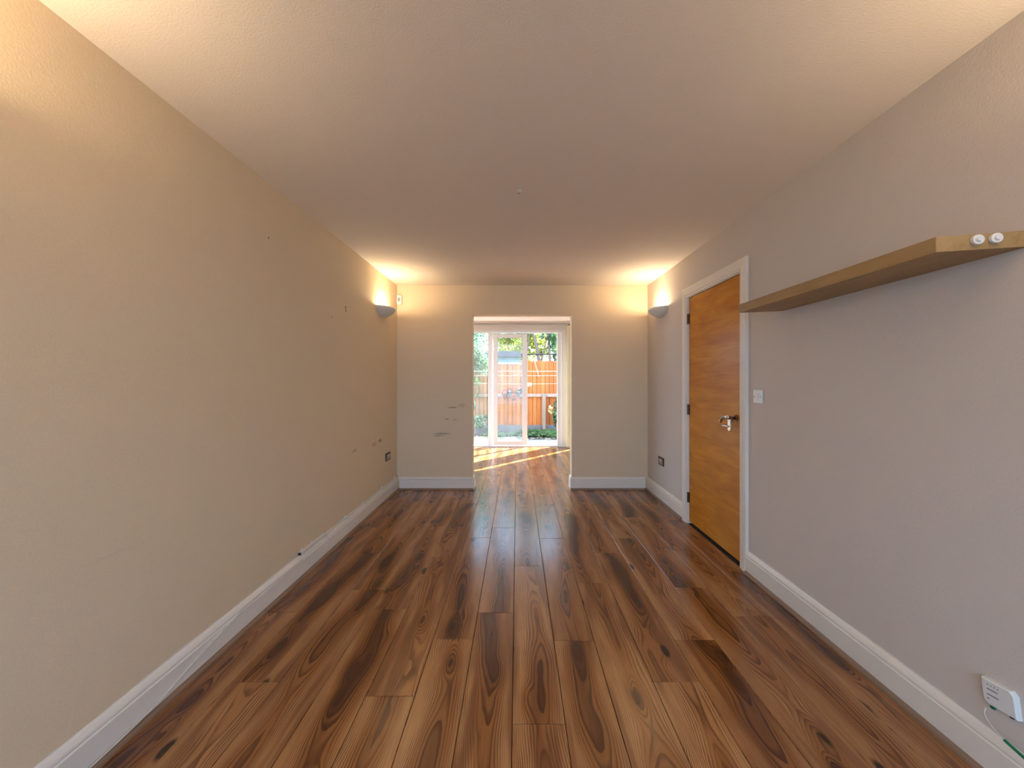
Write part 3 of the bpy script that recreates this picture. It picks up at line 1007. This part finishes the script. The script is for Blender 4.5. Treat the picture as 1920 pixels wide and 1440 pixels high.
# clothes lines and pegs
for sx, lab in ((-1, 'grey clothes line post at the left side of the garden'), (1, 'grey clothes line post at the right side of the garden')):
    cpst = tag(empty('clothes_line_post', (sx * 2.62, 9.15, GZ)), lab, 'post', 'posts of the clothes lines')
    obj('upright', B(-.035, .035, -.035, .035, 0, 1.72, .004), M['fence_rail'], cpst)
    for zz, yy in ((1.515, -.03), (1.41, .03), (1.32, 0.0)):
        obj('hook', T([(-sx * .030, yy, zz - GZ), (-sx * .060, yy, zz - GZ + .012)], .006, seg=8), M['black'], cpst)
for k, (z0, zs, yy, lab) in enumerate(((1.515, .01, 9.12, 'highest of the pale clothes lines strung before the fence'),
                                       (1.41, .01, 9.18, 'middle one of the pale clothes lines strung before the fence'),
                                       (1.32, .12, 9.15, 'lowest pale clothes line, sagging before the fence'))):
    pts = [(-2.6 + 5.2 * q / 12, yy, z0 - zs * (1 - ((q - 6.4) / 6.4) ** 2)) for q in range(13)]
    tag(obj('clothes_line', T(pts, .0040 if k == 0 else .0028, seg=6), M['white_cable'], smooth=True), lab, 'clothes line')
for k, (xx, lab) in enumerate(((.268, 'white clothes peg on the sagging line, left one'), (.325, 'white clothes peg on the sagging line, right one'))):
    zz = 1.32 - .12 * (1 - ((xx / .4333 + 6 - 6.4) / 6.4) ** 2)
    tag(obj('clothes_peg', B(xx - .016, xx + .016, 9.135, 9.165, zz - .055, zz + .03, .005), M['white_plastic']), lab, 'peg', 'pegs on the clothes line')

# pots hanging on the fence rail
def pot(px, py, Y, r, mat, label, tilt, wire=True):
    c = Vector(((px - VPX) * Y / F_PX, Y, CAM_H + (VPY - py) * Y / F_PX))
    t = tag(empty('hanging_pot', c), label, 'plant pot', 'pots hung on the fence rail')
    bm = bmesh.new()
    prof = [(0, -.10), (.62, -.10), (.85, .055), (.99, .055), (1.0, .10), (.86, .10), (.55, -.07), (0, -.07)]
    prev = None
    rings = []
    for a, h in prof:
        if a == 0:
            rings.append([bm.verts.new((0, 0, h * r / .06))])
        else:
            rings.append([bm.verts.new((a * r * math.cos(2 * math.pi * k / 18), a * r * math.sin(2 * math.pi * k / 18), h * r / .06)) for k in range(18)])
    for q in range(len(rings) - 1):
        A, B_ = rings[q], rings[q + 1]
        for k in range(18):
            if len(A) == 1:
                bm.faces.new((A[0], B_[k], B_[(k + 1) % 18]))
            elif len(B_) == 1:
                bm.faces.new((A[k], A[(k + 1) % 18], B_[0]))
            else:
                bm.faces.new((A[k], A[(k + 1) % 18], B_[(k + 1) % 18], B_[k]))
    o = obj('pot_body', bm, mat, t, smooth=True)
    o.rotation_euler = (math.radians(tilt), 0, 0)
    if wire:
        bm = bmesh.new()
        ring = [(1.12 * r * math.cos(2 * math.pi * k / 20), 1.12 * r * math.sin(2 * math.pi * k / 20), .02) for k in range(21)]
        tube(bm, ring, .006, seg=6)
        tube(bm, smooth_path([(-1.12 * r, 0, .02), (-.9 * r, .05, .11), (0, YFE - .09 - Y, .135), (.9 * r, .05, .11), (1.12 * r, 0, .02)], 5), .006, seg=6)
        obj('wire_hanger', bm, M['black'], t)
    return t
pot(946.5, 741, 9.80, .062, M['terracotta'], 'terracotta pot hung on the fence rail, left of the tilted one', 18)
pot(963.5, 745.5, 9.76, .062, M['terracotta'], 'terracotta pot tilted forward with its open mouth showing', 62)
pot(955.5, 738, 9.86, .040, M['pot_blue'], 'pale blue pot between the terracotta pots', 10)
pot(972.5, 738.5, 9.82, .044, M['pot_blue'], 'pale grey pot with pink flowers on the fence rail', 10)

# ---- leaves
def leaves(bm, centres, size, rng, flat=0.0, elong=2.0):
    for c in centres:
        s = size * rng.uniform(.6, 1.3)
        e = Euler((rng.uniform(0, 6.28), rng.uniform(-1.2, 1.2) * (1 - flat), rng.uniform(0, 6.28))).to_matrix()
        q = [Vector((0, -s * elong / 2, 0)), Vector((s / 2, 0, s * .12)), Vector((0, s * elong / 2, 0)), Vector((-s / 2, 0, s * .12))]
        v = [bm.verts.new(Vector(c) + e @ p) for p in q]
        bm.faces.new(v)
def blob_points(c, rad, n, rng, shell=.45, clumps=0):
    out = []
    cl = []
    for k in range(clumps):
        d = Vector((rng.gauss(0, 1), rng.gauss(0, 1), rng.gauss(0, 1))).normalized() * rng.uniform(.3, .95)
        cl.append(d)
    for _ in range(n):
        if clumps:
            d = cl[rng.randrange(clumps)] + Vector((rng.gauss(0, 1), rng.gauss(0, 1), rng.gauss(0, 1))) * .17
        else:
            d = Vector((rng.gauss(0, 1), rng.gauss(0, 1), rng.gauss(0, 1))).normalized() * (shell + (1 - shell) * rng.random())
        out.append(Vector((c[0] + d.x * rad[0], c[1] + d.y * rad[1], c[2] + d.z * rad[2])))
    return out
def tree(loc, branches, crowns, leafmat, leafsize, label, name='tree', seed=1, cat='tree', group=None, elong=2.0):
    rng = random.Random(seed)
    t = tag(empty(name, loc), label, cat, group)
    for pts, r0, r1 in branches:
        P = smooth_path(pts, 5)
        rs = [r0 + (r1 - r0) * k / (len(P) - 1) for k in range(len(P))]
        obj('trunk' if r0 > .045 else 'branch', T(P, r0, seg=8, rs=rs), M['bark'], t, smooth=True)
    for (c, rad, n, mat, cl) in crowns:
        bm = bmesh.new()
        leaves(bm, blob_points(c, rad, n, rng, clumps=cl), leafsize, rng, elong=elong)
        obj('foliage', bm, mat or leafmat, t)
    return t
L_ = M['leaf_lime']
tree((.62, 12.2, -.22), [([(.15, 0, 0), (.12, 0, 1.6), (.02, 0, 2.5), (-.16, .1, 3.2), (-.3, .2, 3.9)], .075, .03),
                         ([(.1, 0, 1.9), (.26, 0, 2.6), (.42, .1, 3.3)], .035, .015),
                         ([(-.35, 0, 0), (-.33, 0, 1.9), (-.24, 0, 2.9), (-.20, .1, 3.6)], .03, .012),
                         ([(.42, 0, 0), (.44, 0, 1.8), (.40, .05, 2.8), (.44, .1, 3.8)], .05, .03)],
     [((-.05, .9, 2.75), (1.0, .6, .75), 1500, L_, 26), ((.0, .3, 3.6), (1.2, .9, .6), 1300, M['leaf_teal'], 22), ((.55, .1, 2.9), (.4, .5, .8), 420, M['leaf_dark'], 12)],
     L_, .075, 'tree with forked brown trunk and lime leaves behind the right fence panel', seed=3, group='trees beyond the fence')
tree((-.30, 15.3, -.22), [([(0, 0, 0), (.02, 0, 1.8), (-.05, .1, 3.0), (.1, .1, 4.2)], .06, .03), ([(0, 0, 2.0), (.25, .1, 2.9), (.45, .1, 3.6)], .03, .012)],
     [((-.15, 0, 3.15), (.95, .6, .85), 1600, L_, 26), ((.25, -.2, 4.0), (1.0, .7, .6), 1300, M['leaf_teal'], 18)],
     L_, .075, 'lime and bluish leaved tree behind the shed', seed=5, group='trees beyond the fence')
tree((-2.0, 12.4, -.22), [([(0, 0, 0), (.03, 0, 2), (.1, .1, 3.6)], .07, .03)],
     [((.35, 0, 2.9), (.75, .7, 1.2), 1600, M['leaf_teal'], 26)],
     M['leaf_teal'], .08, 'bluish green tree behind the fence at the far left', seed=8, group='trees beyond the fence')
tree((3.2, 13.0, -.22), [([(0, 0, 0), (-.03, 0, 2), (-.1, .1, 3.6)], .07, .03)],
     [((0, 0, 3.0), (.8, .7, 1.0), 1200, L_, 22)],
     L_, .08, 'lime leaved tree behind the fence at the far right', seed=9, group='trees beyond the fence')
# tall shrub hanging over the left fence
tree((-1.18, 9.55, GZ), [([(0, 0, 0), (.02, 0, .9), (.06, -.03, 1.7), (.0, 0, 2.4)], .03, .012), ([(0, 0, .6), (.15, 0, 1.3), (.28, 0, 2.0)], .018, .008), ([(0, 0, .4), (-.2, 0, 1.2), (-.3, 0, 2.1)], .018, .008)],
     [((.06, 0, 1.95), (.42, .30, .62), 1500, M['leaf_teal'], 30), ((-.05, -.05, 1.28), (.34, .25, .28), 500, M['leaf_green'], 14)],
     M['leaf_teal'], .045, 'tall bluish green shrub rising over the fence by the fixed pane', 'shrub', 12, 'shrub', elong=2.6)
tree((-1.08, 9.35, GZ), [([(0, 0, 0), (.02, 0, .4), (-.05, 0, .85)], .014, .006), ([(0, 0, .1), (.12, 0, .35), (.22, 0, .45)], .010, .005)],
     [((.10, 0, .36), (.30, .22, .20), 650, M['leaf_teal'], 14), ((-.05, 0, .76), (.17, .14, .12), 200, M['leaf_teal'], 8)],
     M['leaf_teal'], .055, 'low bushy shrub at the foot of the fence by the fixed pane', 'shrub', 14, 'shrub', elong=2.0)
tree((.98, 9.6, GZ), [([(0, 0, 0), (.0, 0, .4), (-.02, 0, .86)], .014, .006), ([(0, 0, .3), (-.09, 0, .52), (-.16, -.02, .70)], .008, .004)],
     [((.02, 0, .52), (.13, .13, .40), 420, M['leaf_dark'], 22), ((-.14, -.02, .64), (.05, .04, .10), 26, M['leaf_pale'], 0)],
     M['leaf_dark'], .06, 'upright glossy dark shrub with cream shoots beside the right frame', 'shrub', 16, 'shrub', elong=1.6)
# ferns: arching fronds
def fern(loc, n, length, mat, label, seed):
    rng = random.Random(seed)
    t = tag(empty('fern', loc), label, 'fern', 'ferns in the flower bed')
    for k in range(n):
        a = 2 * math.pi * k / n + rng.uniform(-.2, .2)
        L = length * rng.uniform(.7, 1.15)
        up = rng.uniform(.45, 1.0)
        bm = bmesh.new()
        prev = None
        pts = []
        for q in range(10):
            u = q / 9
            pts.append(Vector((math.cos(a) * L * u * .8, math.sin(a) * L * u * .8, L * up * (u - .75 * u * u) + .01)))
        tube(bm, pts, .003, seg=4)
        side = Vector((-math.sin(a), math.cos(a), 0))
        for q in range(1, 10):
            w_ = .30 * L * math.sin(math.pi * (q / 9.6)) ** .7 + .01
            d = (pts[q] - pts[q - 1])
            for s_ in (-1, 1):
                p0 = pts[q]
                tip = p0 + side * s_ * w_ + d * .5 - Vector((0, 0, w_ * .2))
                v = [bm.verts.new(x_) for x_ in (p0 - d * .35, p0 + side * s_ * w_ * .5 - d * .25, tip, p0 + side * s_ * w_ * .5 + d * .45, p0 + d * .35)]
                bm.faces.new(v)
        obj('frond', bm, mat, t)
    return t
fern((.36, 9.30, GZ), 20, .54, M['leaf_dark'], 'fern at the middle of the open bay, nearest the sash', 21)
fern((.72, 9.26, GZ), 20, .54, M['leaf_dark'], 'dark fern before the fence post', 22)
fern((1.06, 9.20, GZ), 18, .48, M['leaf_green'], 'fern below the glossy shrub beside the right frame', 23)
fern((-.56, 9.32, GZ), 12, .50, M['leaf_teal'], 'pale fern seen at the left edge of the sliding sash', 24)
fern((-.10, 9.45, GZ), 14, .26, M['leaf_teal'], 'small low fern seen through the sliding sash', 25)
pf = tag(empty('pink_flowers', (.055, 9.82, 1.10)), 'small cluster of pink flowers above the grey hanging pot', 'flowers')
rng = random.Random(4)
bm = bmesh.new()
leaves(bm, blob_points((0, 0, 0), (.06, .05, .05), 40, rng), .03, rng, elong=1.2)
obj('petals', bm, M['pink'], pf)
bm = bmesh.new()
leaves(bm, blob_points((.01, 0, -.06), (.06, .05, .04), 30, rng), .03, rng, elong=2)
obj('flower_leaves', bm, M['leaf_green'], pf)

# ---- neighbour's shed and trellis bar beyond the fence
s = tag(empty('garden_shed', (-.42, 11.6, -.22)), 'low blue-green shed with a dark roof edge beyond the fence', 'shed')
for k in range(9):
    obj('shed_board', B(-.50, .50, -.40 + .004 * (k % 2), -.375, .05 + .24 * k, .285 + .24 * k, .004), M['shed'], s)
obj('shed_walls', B(-.495, .495, -.372, .38, 0, 2.2), M['shed'], s)
obj('fascia', B(-.56, .56, -.46, -.43, 2.19, 2.27, .003), M['shed_roof'], s)
bm = prism([(-.56, 2.27), (.56, 2.27), (.48, 2.36), (-.48, 2.36)], [lambda a, b: Vector((a, -.44, b)), lambda a, b: Vector((a, .45, b))])
obj('roof', bm, M['shed_roof'], s)
tr = tag(empty('black_rail_fence', (.65, 10.9, -.22)), 'thin black rail on posts beyond the right fence panel', 'railing')
obj('rail', T([(-.55, 0, 2.245), (1.2, 0, 2.255)], .020, seg=8), M['black'], tr)
for xx in (-.50, .42, 1.15):
    obj('post', T([(xx, 0, 0), (xx, 0, 2.24)], .018, seg=8), M['black'], tr)
